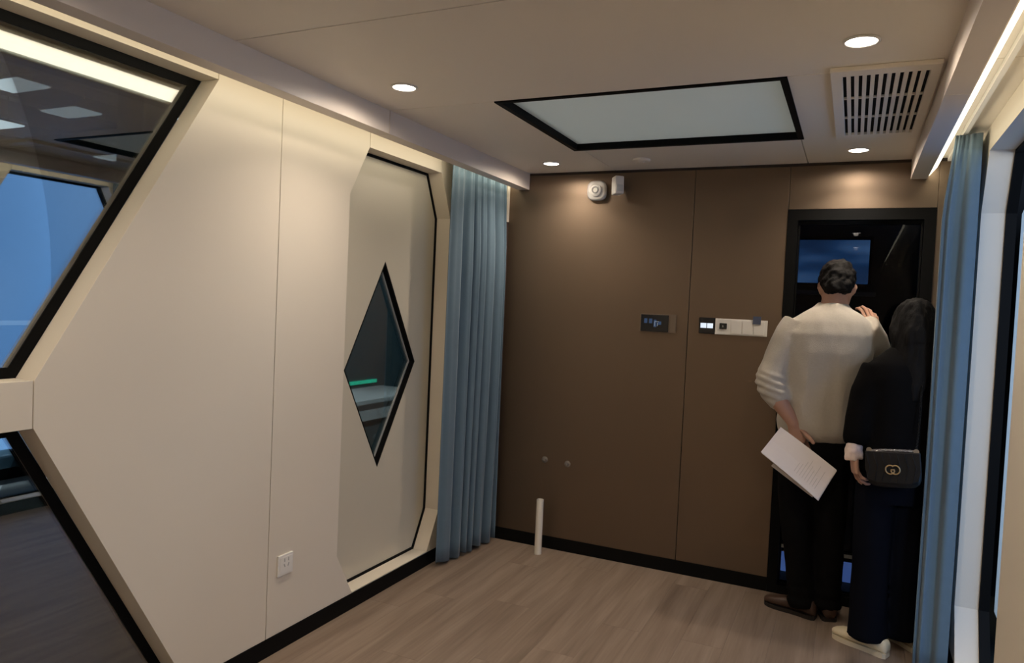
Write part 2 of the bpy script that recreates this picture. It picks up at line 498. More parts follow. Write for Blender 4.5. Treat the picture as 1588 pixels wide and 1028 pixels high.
def screen_mat(name, c0, c1, c2, s, sc):
    m = bpy.data.materials.new(name); m.use_nodes = True
    nt = m.node_tree; nt.nodes.clear()
    out = nt.nodes.new('ShaderNodeOutputMaterial'); e = nt.nodes.new('ShaderNodeEmission')
    tc = nt.nodes.new('ShaderNodeTexCoord'); mp = nt.nodes.new('ShaderNodeMapping'); mp.inputs['Scale'].default_value = sc
    n = nt.nodes.new('ShaderNodeTexNoise'); n.inputs['Scale'].default_value = 1.0; n.inputs['Detail'].default_value = 1.5
    cr = nt.nodes.new('ShaderNodeValToRGB')
    cr.color_ramp.elements[0].position = 0.35; cr.color_ramp.elements[0].color = (*c0, 1)
    cr.color_ramp.elements[1].position = 0.65; cr.color_ramp.elements[1].color = (*c2, 1)
    el = cr.color_ramp.elements.new(0.5); el.color = (*c1, 1)
    nt.links.new(tc.outputs['Object'], mp.inputs[0]); nt.links.new(mp.outputs[0], n.inputs['Vector'])
    nt.links.new(n.outputs['Fac'], cr.inputs[0]); nt.links.new(cr.outputs[0], e.inputs[0]); e.inputs[1].default_value = s
    nt.links.new(e.outputs[0], out.inputs[0])
    return m


scr = empty('blue_glow_panel', (-0.16, 5.38, 1.6), label='glowing panel standing in for the blue window behind the black glass door', cat='screen')
boxo('bezel', (-0.40, 0.09, 5.36, 5.399, 1.655, 1.995), M_BLACK, scr, bevel=0.004)
boxo('display', (-0.385, 0.070, 5.357, 5.361, 1.68, 1.97), screen_mat('blue_window_glow', (0.012, 0.03, 0.07), (0.03, 0.085, 0.19), (0.10, 0.20, 0.36), 1.1, (2.0, 1, 7)), scr)  # emissive face stands in for the lit blue window
shelf = boxo('wall_shelf', (-0.42, 0.12, 5.28, 5.399, 1.60, 1.625), mat('shelf_grey', (0.20, 0.18, 0.18), 0.5), bevel=0.003)
tag(shelf, 'thin grey shelf below the blue panel behind the black glass door', 'shelf')
lb = empty('blue_glow_box', (-0.1, 5.2, -0.5), label='low glowing box added for the blue floor light outside the black glass door', cat='glow box')  # made-up glowing box in place of the blue-lit floor outside
boxo('case', (-0.60, 0.45, 5.16, 5.34, -0.5, -0.10), M_BLACK, lb, bevel=0.004)
boxo('glow_face', (-0.58, 0.43, 5.155, 5.161, -0.48, -0.12), screen_mat('blue_floor_glow', (0.06, 0.10, 0.24), (0.09, 0.15, 0.32), (0.16, 0.22, 0.40), 2.2, (1.5, 1, 3)), lb)

# wall behind the camera
fw = boxo('wall_front', (XL - REC, XR + REC, YF - 0.04, YF, 0, H + 0.03), M_WALL); tag(fw, kind='structure')

# ------------------------------------------------------------------ ceiling
G = 0.0022
ceil = empty('ceiling', (XC, 1.2, H), 'structure')
SKX0, SKX1, SKY0, SKY1 = -1.316, -0.242, 2.562, 3.465
YS = [YF, -0.81, 0.03, 0.875, 1.7186, 2.5615, YB]
FX0, FX1 = -1.80, 0.209          # inner faces of the two cove fascias


def ctile(x0, x1, y0, y1):
    boxo('ceiling_panel', (x0 + G, x1 - G, y0 + G, y1 - G, H, H + 0.015), M_CEIL, ceil, bevel=0.001)


for i in range(5):
    ctile(XL - REC, XR + REC, YS[i], YS[i + 1])
for poly in ([(XL - REC, SKY0 + G), (SKX0 + 0.004, SKY0 + G), (SKX0 + 0.004, SKY1), (SKX0 + 0.046 - G, SKY1), (SKX0 + 0.046 - G, YB), (XL - REC, YB)],
             [(XR + REC, SKY0 + G), (SKX1 - 0.004, SKY0 + G), (SKX1 - 0.004, SKY1), (SKX1 - 0.013 + G, SKY1), (SKX1 - 0.013 + G, YB), (XR + REC, YB)],
             [(SKX0 + 0.046 + G, SKY1 - 0.004), (SKX1 - 0.013 - G, SKY1 - 0.004), (SKX1 - 0.013 - G, YB), (SKX0 + 0.046 + G, YB)]):
    obj('ceiling_panel', prism(bmesh.new(), poly, lambda a, b, t: Vector((a, b, t)), H, H + 0.015), M_CEIL, ceil, bevel=0.001)
fill = bmesh.new()
prism(fill, [(XL - REC - 0.02, YF - 0.05), (XR + REC + 0.02, YF - 0.05), (XR + REC + 0.02, YB + 0.06), (XL - REC - 0.02, YB + 0.06)], lambda a, b, t: Vector((a, b, t)), H + 0.0155, H + 0.05,
      [[(SKX0 + 0.005, SKY0 + 0.005), (SKX1 - 0.005, SKY0 + 0.005), (SKX1 - 0.005, SKY1 - 0.005), (SKX0 + 0.005, SKY1 - 0.005)]])
obj('roof_backing', fill, M_GROOVE, ceil)
sky = empty('window_5', ((SKX0 + SKX1) / 2, (SKY0 + SKY1) / 2, H), 'structure')
rect = [(SKX0, SKY0), (SKX1, SKY0), (SKX1, SKY1), (SKX0, SKY1)]
obj('skylight_frame', prism(bmesh.new(), rect, lambda a, b, t: Vector((a, b, t)), H - 0.004, H + 0.045, [inset(rect, 0.024)]), M_BLACK, sky)
boxo('pane', (SKX0 + 0.0235, SKX1 - 0.0235, SKY0 + 0.0235, SKY1 - 0.0235, H + 0.026, H + 0.032), M_MILK, sky)

# cove fascias with LED profiles along both side walls
for side, k in ((-1, 1), (1, 2)):
    t = empty('trim_%d' % k, (sx(side, FX0), 1.2, 2.13), 'structure')
    ys = [YF, -0.81, 0.875, 2.56, YB]
    for a, b in zip(ys[:-1], ys[1:]):
        bm = bmesh.new()
        prism(bm, [(FX0, H), (FX0, 2.13), (FX0 - 0.068, 2.13), (FX0 - 0.075, 2.14), (FX0 - 0.03, H)], lambda p, q, tt, side=side: Vector((sx(side, p), tt, q)), a + G, b - G)
        obj('fascia_panel', bm, M_FASC, t, bevel=0.001)
    led = empty('led_strip', (sx(side, FX0 - 0.08), 1.2, 2.14), label='glowing warm LED strip along the %s' % ('fascia above the big hexagonal window' if side < 0 else 'fascia over the open doorway and right curtain'), cat='light strip', group='cove lights')
    bm = bmesh.new()
    prism(bm, [(FX0 - 0.0755, 2.1405), (FX0 - 0.1070, 2.180), (FX0 - 0.098, 2.186), (FX0 - 0.067, 2.147)], lambda p, q, tt, side=side: Vector((sx(side, p), tt, q)), YF + 0.02, YB - 0.02)
    obj('diffuser', bm, M_LED, led)
    bm = bmesh.new()
    prism(bm, [(FX0 - 0.0985, 2.187), (FX0 - 0.0665, 2.1475), (FX0 - 0.058, 2.16), (FX0 - 0.090, 2.20)], lambda p, q, tt, side=side: Vector((sx(side, p), tt, q)), YF + 0.02, YB - 0.02)
    obj('channel', bm, M_WHITE, led)
    ct = empty('curtain_track', (sx(side, -1.95), 3.0, 2.2), label='white curtain track under the %s' % ('ceiling above the left curtain' if side < 0 else 'ceiling above the right curtain'), cat='curtain track', group='curtain tracks')
    boxo('rail', (sx(side, -1.955) - 0.008, sx(side, -1.955) + 0.008, YF + 0.1, YB - 0.03, 2.205, H - 0.0005), M_WHITE, ct)

# ------------------------------------------------------------------ downlights
M_DL = emit('downlight_lens', (1.0, 0.90, 0.78, 1), 14)
names = {(0, 2): 'nearer recessed downlight by the left fascia', (0, 3): 'small recessed downlight left of the skylight near the back wall',
         (1, 2): 'large bright recessed downlight just in front of the air grille', (1, 3): 'recessed downlight behind the air grille by the back wall'}
for ix, dx in enumerate((-1.552, -0.024)):
    for iy, dy in enumerate((-0.61, 0.84, 2.29, 3.742)):
        if dy > 0: pass
        d = empty('downlight', (dx, dy, H), label=names.get((ix, iy), 'recessed ceiling downlight overhead outside the picture'), cat='downlight', group='recessed downlights')
        bm = bmesh.new(); lathe(bm, [(0.050, -0.0005), (0.050, -0.004), (0.043, -0.006), (0.041, -0.001), (0.041, -0.0005)], (dx, dy, H), (0, 0, 1))
        obj('trim_ring', bm, M_WHITE, d, smooth=True)
        bm = bmesh.new(); lathe(bm, [(0.0405, -0.001), (0.0405, -0.0035), (0.02, -0.0045)], (dx, dy, H), (0, 0, 1))
        obj('lens', bm, M_DL, d)
        L = area('downlight_lamp', (dx, dy, H - 0.012), (dx, dy, 0), 0.07, DOWNLIGHT_W, WARM, shape='DISK', spread=math.radians(128))
        L.parent = d; L.matrix_parent_inverse = d.matrix_basis.inverted()
        pd = bpy.data.lights.new('downlight_beam', 'SPOT'); pd.energy = DOWNLIGHT_SPOT_W; pd.color = WARM; pd.shadow_soft_size = 0.02
        pd.spot_size = math.radians(172); pd.spot_blend = 0.25
        po = bpy.data.objects.new('downlight_beam', pd); po.location = (dx, dy, H - 0.014); COL.objects.link(po)
        po.parent = d; po.matrix_parent_inverse = d.matrix_basis.inverted()
sn = empty('ceiling_sensor', (-1.047, 3.745, H), label='flat pale round sensor on the ceiling behind the skylight', cat='sensor')
obj('disc', lathe(bmesh.new(), [(0.046, -0.0005), (0.046, -0.008), (0.036, -0.013)], (-1.047, 3.745, H), (0, 0, 1)), M_CEIL, sn)
obj('dome', lathe(bmesh.new(), [(0.018, -0.0125), (0.016, -0.017), (0.008, -0.019)], (-1.047, 3.745, H), (0, 0, 1)), M_CEIL, sn)

# ------------------------------------------------------------------ air grille
vt = empty('air_vent', (0.04, 3.0, H), label='pale rectangular air grille with dark slots in the ceiling', cat='vent')
vx0, vx1, vy0, vy1 = -0.112, 0.200, 2.51, 3.455
gx0, gx1, gy0, gy1 = -0.076, 0.170, 2.568, 3.385
bm = bmesh.new()
prism(bm, [(vx0, vy0), (vx1, vy0), (vx1, vy1), (vx0, vy1)], lambda a, b, t: Vector((a, b, t)), H - 0.016, H - 0.0003, [[(gx0, gy0), (gx1, gy0), (gx1, gy1), (gx0, gy1)]])
obj('grille_frame', bm, M_CEIL, vt, bevel=0.003)
boxo('duct_back', (gx0 - 0.002, gx1 + 0.002, gy0 - 0.002, gy1 + 0.002, H - 0.003, H - 0.0004), M_BLACK, vt)
ns = 11
pitch = (gx1 - gx0 + 0.012) / ns
sb = bmesh.new(); box(sb, 0, 0.0125, gy0 - 0.001, gy1 + 0.001, -0.0145, -0.003)
sme = bpy.data.meshes.new('slat'); bmesh.ops.recalc_face_normals(sb, faces=sb.faces); sb.to_mesh(sme); sb.free(); sme.materials.append(M_CEIL)
for i in range(1, ns):
    o = bpy.data.objects.new('slat', sme); o.location = (gx0 + i * pitch - 0.0125, 0, H); link(o, vt)
for y in (gy0 + (gy1 - gy0) * 0.34, gy0 + (gy1 - gy0) * 0.67):
    boxo('cross_bar', (gx0, gx1, y - 0.005, y + 0.005, H - 0.0105, H - 0.0035), M_CEIL, vt)

# ------------------------------------------------------------------ curtains


def curtain(name, path, label, folds, amp, z0, z1, seed, gather=0.6, drift=None):
    """hanging cloth along path(u) -> (x, y), folded across the path; pleated heading at the top"""
    root = empty(name, (path(0.5)[0], path(0.5)[1], z0), label=label, cat='curtain')
    NU, NZ = 220, 26
    rnd = random.Random(seed)
    ph = [rnd.uniform(0, 2 * PI) for _ in range(6)]
    bm = bmesh.new(); V = []
    for k in range(NZ + 1):
        t = k / NZ
        z = z0 + (z1 - z0) * t
        row = []
        for i in range(NU + 1):
            u = i / NU
            x, y = path(u)
            x2, y2 = path(min(1, u + 0.01)); x1, y1 = path(max(0, u - 0.01))
            tx, ty = x2 - x1, y2 - y1; l = math.hypot(tx, ty); nx_, ny_ = -ty / l, tx / l
            w_ = folds * 2 * PI * (u + 0.035 * math.sin(2 * PI * u * 1.7 + ph[0]) + 0.02 * math.sin(5 * u + ph[1]))
            a = amp(u) if callable(amp) else amp
            top = 1 - gather * max(0, (t - 0.72) / 0.28) ** 1.5
            a *= top * (0.85 + 0.15 * math.sin(3.0 * t + ph[2] + 4 * u))
            s = math.sin(w_ + 0.35 * math.sin(2.2 * t + ph[3])) + 0.28 * math.sin(2 * w_ + ph[4] + t)
            s2 = 0.35 * max(0, (t - 0.90) / 0.1) * math.sin(w_ * 3)
            off = a * s + 0.010 * s2
            dz = 0
            if k == 0: dz = 0.008 * math.sin(w_ * 0.5 + ph[5])
            dx = drift(u, t) if drift else 0
            row.append(bm.verts.new((x + nx_ * off + dx, y + ny_ * off, z + dz)))
        V.append(row)
    for k in range(NZ):
        for i in range(NU):
            bm.faces.new((V[k][i], V[k][i + 1], V[k + 1][i + 1], V[k + 1][i]))
    o = obj('cloth', bm, M_CURT, root, smooth=True, recalc=False)
    md = o.modifiers.new('thickness', 'SOLIDIFY'); md.thickness = 0.003; md.offset = 0
    return root


cl = curtain('curtain', lambda u: (-1.962 + 0.026 * u, 3.385 + 0.570 * u), 'teal blue pleated curtain hanging between the cream door and the brown wall', 6.6, lambda u: 0.012 + 0.032 * min(1, max(0, (u - .1) / .35)), 0.018, 2.20, 3, drift=lambda u, t: 0.012 * u * (1 - max(0, (t - .8) / .2)))


def rpath(u):
    # starts at the door jamb, bulges into the room and runs back along the wall
    if u < 0.35:
        v = u / 0.35
        return (0.420 - 0.122 * v, 3.400 + 0.035 * math.sin(v * PI * 0.5))
    v = (u - 0.35) / 0.65
    return (0.298 + 0.110 * min(1, v * 4) ** 0.8, 3.435 + 0.505 * v)


cr_ = curtain('curtain', rpath, 'bunched teal blue curtain beside the open doorway on the right', 5.6, lambda u: 0.013 if u < .45 else 0.012, 0.015, 2.20, 11, gather=0.5, drift=lambda u, t: 0.035 * max(0, (t - .86) / .14) * max(0, 1 - abs(u - .4) / .4))

# ------------------------------------------------------------------ things on the back wall
YW = YB
a = empty('alarm_sounder', (-1.37, YW, 2.115), label='white rounded alarm sounder with a round grille high on the brown wall', cat='alarm')
rq = []
for i in range(32):
    t = 2 * PI * i / 32; c, s = math.cos(t), math.sin(t); q = (abs(c) ** 3.2 + abs(s) ** 3.2) ** (-1 / 3.2)
    rq.append((c * q, s * q))
bm = bmesh.new(); loft(bm, [[Vector((-1.37 + p[0] * r, YW - d, 2.112 + p[1] * r)) for p in rq] for r, d in ((0.054, 0.0), (0.056, 0.012), (0.056, 0.028), (0.050, 0.036), (0.046, 0.038))])
obj('housing', bm, M_WHITE, a, smooth=True)
obj('disc', lathe(bmesh.new(), [(0.036, 0.037), (0.036, 0.048), (0.030, 0.052), (0.006, 0.054)], (-1.37, YW, 2.112), (0, -1, 0)), M_WHITE, a)
obj('ring', lathe(bmesh.new(), [(0.020, 0.050), (0.020, 0.057), (0.015, 0.0575), (0.013, 0.053)], (-1.37, YW, 2.112), (0, -1, 0)), M_GREYP, a)

a = empty('motion_detector', (-1.235, YW, 2.13), label='small white box motion detector beside the round alarm sounder', cat='detector')
obj('bracket', cyl(bmesh.new(), (-1.235, YW, 2.135), (-1.235, YW - 0.03, 2.135), 0.014), M_WHITE, a)
mt = Matrix.Translation((-1.235, YW - 0.062, 2.130)) @ Matrix.Rotation(math.radians(38), 4, 'Z') @ Matrix.Rotation(math.radians(-4), 4, 'X')
boxo('housing', (-0.026, 0.026, -0.032, 0.030, -0.050, 0.050), M_WHITE, a, bevel=0.006, mtx=mt)
boxo('lens_window', (-0.018, 0.018, -0.0345, -0.0315, -0.036, 0.000), mat('milky_lens', (0.62, 0.63, 0.60), 0.3), a, bevel=0.001, mtx=mt)

a = empty('touch_panel', (-0.99, YW, 1.372), label='black touch screen panel with brown backplate on the large brown panel', cat='panel')
boxo('backplate', (-1.083, -0.882, YW - 0.008, YW, 1.323, 1.424), mat('bronze_plate', (0.17, 0.125, 0.085), 0.35, 0.5), a, bevel=0.002)
boxo('screen', (-1.077, -0.922, YW - 0.013, YW - 0.008, 1.327, 1.420), M_DARKP, a, bevel=0.002)
M_ICON = emit('dim_blue_icon', (0.10, 0.16, 0.30, 1), 0.3)
for (x0, x1, z0, z1) in ((-1.058, -1.040, 1.372, 1.398), (-1.030, -1.012, 1.372, 1.398), (-1.004, -0.988, 1.352, 1.392), (-0.980, -0.962, 1.366, 1.384)):
    boxo('icon', (x0, x1, YW - 0.0134, YW - 0.0129, z0, z1), M_ICON, a)
for (x0, x1, z0, z1) in ((-0.999, -0.975, 1.381, 1.384), (-0.999, -0.996, 1.358, 1.384), (-0.984, -0.981, 1.358, 1.376)):
    boxo('glyph', (x0, x1, YW - 0.0138, YW - 0.0130, z0, z1), emit('dim_white_icon', (0.5, 0.55, 0.6, 1), 0.35), a)

a = empty('switch_display', (-0.712, YW, 1.374), label='square black wall switch with two lit white readouts', cat='switch')
boxo('plate', (-0.757, -0.672, YW - 0.009, YW, 1.331, 1.418), M_DARKP, a, bevel=0.003)
for x0 in (-0.748, -0.713):
    boxo('readout', (x0, x0 + 0.031, YW - 0.0096, YW - 0.0088, 1.362, 1.388), emit('white_readout', (0.80, 0.88, 1.0, 1), 0.9), a)
a = empty('switch_plate', (-0.54, YW, 1.374), label='long white switch and socket plate beside the black switch', cat='switch')
boxo('plate', (-0.6705, -0.405, YW - 0.008, YW, 1.331, 1.416), M_WHITE, a, bevel=0.002)
boxo('knob', (-0.648, -0.610, YW - 0.012, YW - 0.008, 1.360, 1.392), M_DARKP, a, bevel=0.002)
boxo('indicator', (-0.633, -0.627, YW - 0.0126, YW - 0.0118, 1.372, 1.380), M_GREYP, a)
for x0 in (-0.588, -0.53, -0.472):
    boxo('rocker', (x0, x0 + 0.052, YW - 0.0105, YW - 0.008, 1.338, 1.409), M_WHITE, a, bevel=0.001)
tg = boxo('tag', (-0.478, -0.438, YW - 0.014, YW - 0.0105, 1.394, 1.436), mat('slate_blue_tag', (0.07, 0.09, 0.15), 0.4)); tag(tg, 'small slate blue tag clipped on the white switch plate', 'tag')
for i, (px_, pz) in enumerate(((-1.620, 0.527), (-1.476, 0.519))):
    a = empty('pipe_stub', (px_, YW, pz), label='small capped water outlet low on the brown wall, %s of two' % ('left' if i == 0 else 'right'), cat='pipe outlet', group='water outlets')
    obj('flange', lathe(bmesh.new(), [(0.019, 0.0), (0.018, 0.004), (0.010, 0.006)], (px_, YW, pz), (0, -1, 0)), mat('dull_steel', (0.30, 0.28, 0.26), 0.4, metal=0.8), a)
    obj('cap', lathe(bmesh.new(), [(0.009, 0.005), (0.009, 0.018), (0.005, 0.02)], (px_, YW, pz), (0, -1, 0)), MATS['dull_steel'], a)

# drain pipe standing out of the floor
bm = bmesh.new()
prof = [(0.0205, 0.0), (0.0205, 0.318), (0.0195, 0.32), (0.0170, 0.32), (0.0165, 0.25)]
lathe(bm, prof, (-1.587, 3.895, 0), (0.0, 0.0, 1))
a = obj('drain_pipe', bm, mat('ivory_pvc', (0.82, 0.77, 0.66), 0.35, 0.5), smooth=False)
tag(a, 'short ivory plastic pipe standing upright on the floor by the brown wall', 'pipe')

# socket on the left wall
a = empty('wall_socket', (XL, 2.277, 0.35), label='square white wall socket low on the cream wall', cat='socket')
boxo('plate', (XL, XL + 0.009, 2.234, 2.320, 0.307, 0.393), M_WHITE, a, bevel=0.003)
boxo('insert', (XL + 0.009, XL + 0.0105, 2.244, 2.310, 0.317, 0.383), M_WHITE, a, bevel=0.001)
for (y, z, r) in ((2.268, 0.348, 25), (2.290, 0.348, -25), (2.268, 0.370, 0), (2.290, 0.370, 0)):
    mt = Matrix.Translation((XL + 0.0105, y, z)) @ Matrix.Rotation(math.radians(r), 4, 'X')
    boxo('slot', (-0.0004, 0.0006, -0.002, 0.002, -0.007, 0.007), M_GREYP, a, mtx=mt)

# ------------------------------------------------------------------ people


def remesh(bm, voxel, smooth=3, wr=0.0, wscale=(9, 9, 5), seed=0, disp=None):
    me = bpy.data.meshes.new('tmp'); bmesh.ops.recalc_face_normals(bm, faces=bm.faces); bm.to_mesh(me); bm.free()
    o = bpy.data.objects.new('tmp', me); COL.objects.link(o)
    md = o.modifiers.new('r', 'REMESH'); md.mode = 'VOXEL'; md.voxel_size = voxel
    if smooth:
        s = o.modifiers.new('s', 'SMOOTH'); s.factor = 0.5; s.iterations = smooth
    dg = bpy.context.evaluated_depsgraph_get()
    me2 = bpy.data.meshes.new_from_object(o.evaluated_get(dg))
    bpy.data.objects.remove(o); bpy.data.meshes.remove(me)
    b2 = bmesh.new(); b2.from_mesh(me2); bpy.data.meshes.remove(me2)
    if wr or disp:
        b2.normal_update()
        for v in b2.verts:
            p = v.co
            d = 0
            if wr:
                q = Vector((p.x * wscale[0] + seed, p.y * wscale[1], p.z * wscale[2]))
                d = wr * (noise.noise(q) + 0.5 * noise.noise(q * 2.3))
            if disp: d += disp(p)
            v.co = p + v.normal * d
    return b2


def head(bm, M, sc=1.0):
    prof = [(-0.118, .022, .020, .062), (-.105, .040, .040, .050), (-.07, .057, .066, .026), (-.03, .067, .086, .008), (.01, .073, .096, 0), (.05, .075, .099, -.003), (.085, .067, .088, -.006), (.108, .047, .062, -.008), (.12, .02, .03, -.01)]
    loft(bm, [[M @ (p * sc) for p in ell((0, cy, z), (1, 0, 0), (0, 1, 0), a_, b_, 24)] for z, a_, b_, cy in prof])
    # nose, brow, lips, chin
    tube(bm, [M @ (Vector(p) * sc) for p in ((0, .088, .022), (0, .104, -.010), (0, .112, -.030), (0, .094, -.036))], [.009, .011, .015, .010], 10)
    for s in (-1, 1):
        tube(bm, [M @ (Vector(p) * sc) for p in ((s * .012, .092, .030), (s * .035, .090, .034), (s * .055, .072, .028))], [.008, .009, .007], 8)
        tube(bm, [M @ (Vector(p) * sc) for p in ((s * .070, .004, .022), (s * .082, -.012, .016), (s * .081, -.014, -.008), (s * .072, .002, -.030))], [.007, .009, .008, .006], 8)
    for z, r in ((-.058, .007), (-.070, .008)):
        tube(bm, [M @ (Vector(p) * sc) for p in ((-.022, .080, z), (0, .094, z), (.022, .080, z))], [.004, r, .004], 8)


def hand_palm(bm, wrist, d, n_, s):
    """palm slab; d towards the fingers, n_ palm normal, s towards the thumb"""
    W = Vector(wrist)
    loft(bm, [ell(W + d * t, s, n_, a_, b_, 16) for t, a_, b_ in ((-0.03, .026, .020), (0.0, .027, .018), (.03, .036, .016), (.065, .041, .014), (.090, .039, .012))])


def fingers(bm, wrist, d, n_, s, curls, tcurl=0.5, thumb_out=0.7, sc=1.0, r=0.0082, tn=0.15):
    W = Vector(wrist)
    tips = []
    for i, (o_, ln, st) in enumerate(((.030, .98, .084), (.010, 1.08, .090), (-.010, 1.0, .086), (-.029, .80, .077))):
        dirv = (d + s * (0.10 * o_ / .03)).normalized()
        p = W + d * st + s * o_ - dirv * 0.012
        pts = [p]; c = 0
        dd = dirv
        for k, seg in enumerate((.050, .028, .022)):
            c += curls[i] * (0.75 if k == 0 else 1.0)
            dd = (dirv * math.cos(c) + n_ * math.sin(c)).normalized()
            p = p + dd * seg * ln * sc
            pts.append(p)
        pts.append(p + dd * 0.004)
        tube(bm, pts, [r * 1.05, r, r * .92, r * .8, r * .35], 10)
        tips.append(p)
    p = W + d * .020 + s * .026
    t1 = (d * 0.75 + s * thumb_out + n_ * tn).normalized()
    t2 = (t1 + n_ * tcurl).normalized(); t3 = (t2 + n_ * tcurl * .6 + d * .2).normalized()
    q = [p, p + t1 * .040, p + t1 * .040 + t2 * .032, p + t1 * .040 + t2 * .032 + t3 * .026, p + t1 * .040 + t2 * .032 + t3 * .030]
    tube(bm, q, [r * 1.5, r * 1.3, r * 1.15, r * .95, r * .4], 10)


def shoe(parent, heel, toe, wd, h, m_up, m_sole, ankle_h=0.075, sole=0.016, low=False):
    heel, toe = Vector(heel), Vector(toe)
    d = (toe - heel); L_ = d.length; d.normalize(); s = Vector((-d.y, d.x, 0))
    sh = empty('shoe', heel.to_tuple()); sh.parent = parent; sh.matrix_parent_inverse = parent.matrix_basis.inverted()
    prof = [(0.0, .50, .55), (.04, .72, .85), (.15, .78, 1.0), (.30, .74, .92), (.45, .78, .74), (.60, .92, .60), (.75, 1.0, .50), (.88, .88, .42), (.96, .62, .33), (1.0, .32, .24)]
    if low: prof = [(0.0, .50, .75), (.04, .72, .92), (.15, .78, .90), (.30, .76, .70), (.45, .80, .62), (.60, .94, .66), (.75, 1.0, .64), (.88, .90, .56), (.96, .64, .44), (1.0, .34, .32)]
    rings = []
    for t, a_, hh in prof:
        c = heel + d * (t * L_); hz = h * hh
        ring = []
        for i in range(20):
            th = 2 * PI * i / 20
            cx_, cz = math.cos(th), math.sin(th)
            ring.append(c + s * (wd * a_ * math.copysign(abs(cx_) ** .7, cx_)) + Vector((0, 0, sole + hz * (0.5 + 0.5 * math.copysign(abs(cz) ** .75, cz)))))
        rings.append(ring)
    bm = bmesh.new(); loft(bm, rings)
    obj('upper', bm, m_up, sh, smooth=True)
    bm = bmesh.new()
    R = [[], []]
    pts = [(t, a_) for t, a_, _ in prof]
    out = [heel + d * (t * L_ - .003) + s * (wd * (a_ + .05)) for t, a_ in pts] + [heel + d * (t * L_ + .003) - s * (wd * (a_ + .05)) for t, a_ in reversed(pts)]
    lo = [bm.verts.new(p + Vector((0, 0, 0.0005))) for p in out]; hi = [bm.verts.new(p + Vector((0, 0, sole + 0.003))) for p in out]
    n = len(out)
    for i in range(n): bm.faces.new((lo[i], lo[(i + 1) % n], hi[(i + 1) % n], hi[i]))
    bm.faces.new(lo); bm.faces.new(hi)
    obj('sole', bm, m_sole, sh)
    return sh


M_SKIN = mat('skin', (0.42, 0.235, 0.165), 0.5, 0.35, noise_amt=0.06, noise_scale=25)
M_SKIN2 = mat('skin_fair', (0.47, 0.275, 0.20), 0.5, 0.35, noise_amt=0.05, noise_scale=25)
M_HAIR = mat('black_hair', (0.006, 0.005, 0.0045), 0.75, 0.14, bump=0.6, bump_scale=180, stretch=(1, 1, 0.15))
M_SWEAT = mat('grey_sweatshirt', (0.44, 0.395, 0.33), 0.9, 0.15, noise_amt=0.07, noise_scale=90, bump=0.35, bump_scale=350, sheen=0.2)
M_TROU = mat('black_trousers', (0.005, 0.0045, 0.0045), 0.85, 0.06, bump=0.2, bump_scale=300)
M_NAVY = mat('dark_navy_trousers', (0.004, 0.0045, 0.008), 0.9, 0.06, bump=0.2, bump_scale=300)
M_KNIT = mat('black_knit', (0.005, 0.0045, 0.0045), 0.95, 0.06, bump=0.4, bump_scale=260)
M_CUFF = mat('pink_white_cuff', (0.78, 0.62, 0.55), 0.8, 0.2, noise_amt=0.25, noise_scale=60)
M_BSHOE = mat('brown_leather', (0.055, 0.030, 0.020), 0.4, 0.4)
M_DSOLE = mat('dark_sole', (0.016, 0.012, 0.010), 0.6, 0.3)
M_CSHOE = mat('cream_leather', (0.70, 0.60, 0.42), 0.45, 0.4)
M_BAG = mat('black_quilted_leather', (0.010, 0.010, 0.010), 0.4, 0.3, bump=0.3, bump_scale=40)
M_PAPER = mat('white_paper', (0.86, 0.79, 0.77), 0.6, 0.3)
Z3 = Vector((0, 0, 1))


def V3(*a): return Vector(a)


# ---- the man in the grey sweatshirt, seen from behind
man = empty('person', (-0.12, 3.76, 0), label='person in grey sweatshirt and black trousers holding papers behind the hip', cat='person')
fw_ = V3(-0.15, 1, 0).normalized(); sd = V3(fw_.y, -fw_.x, 0)
HM = Matrix.Translation((-0.082, 3.822, 1.585)) @ Matrix.Rotation(math.radians(6), 4, 'Z') @ Matrix.Rotation(math.radians(-30), 4, 'X')
wl = V3(-0.224, 3.622, 0.935); el_ = V3(-0.338, 3.640, 1.125)
hd_l = V3(0.34, 0.06, -0.94).normalized(); hn_l = V3(0.10, -0.95, 0.0); hn_l = (hn_l - hd_l * hn_l.dot(hd_l)).normalized(); hs_l = hd_l.cross(hn_l)
if hs_l.x < 0: hs_l = -hs_l
wr_ = V3(0.084, 3.915, 1.375); hd_r = V3(-0.10, 0.12, 1).normalized(); hn_r = V3(-0.5, 0.85, 0); hn_r = (hn_r - hd_r * hn_r.dot(hd_r)).normalized(); hs_r = hd_r.cross(hn_r)
bm = bmesh.new()
head(bm, HM)
tube(bm, [(-0.092, 3.765, 1.46), (-0.088, 3.785, 1.52), (-0.084, 3.812, 1.575)], [.066, .058, .056], 18)
TM = [(.84, -.13, 3.75, .14, .095), (1.0, -.125, 3.74, .14, .10), (1.15, -.115, 3.73, .15, .105), (1.3, -.107, 3.735, .165, .105), (1.40, -.103, 3.742, .165, .095), (1.455, -.098, 3.756, .11, .07), (1.48, -.093, 3.765, .06, .06)]
loft(bm, [ell((x_, y_, z_), sd, fw_, a_, b_, 24) for z_, x_, y_, a_, b_ in TM])
tube(bm, [(-0.225, 3.735, 1.40), (-0.295, 3.69, 1.27), el_, (-0.290, 3.618, 1.04), wl + V3(-.012, .003, .03), wl], [.055, .05, .041, .040, .030, .027], 16, sub=3)
tube(bm, [(0.03, 3.76, 1.40), (0.085, 3.83, 1.33), (0.112, 3.90, 1.265), (0.10, 3.915, 1.32), wr_], [.055, .05, .042, .038, .027], 16, sub=3)
for pts in (((-0.20, 3.75, .86), (-.195, 3.755, .5), (-.145, 3.785, .10)), ((-.060, 3.76, .86), (-.054, 3.79, .5), (-.042, 3.83, .10))):
    tube(bm, pts, [.082, .055, .040], 16, sub=4)
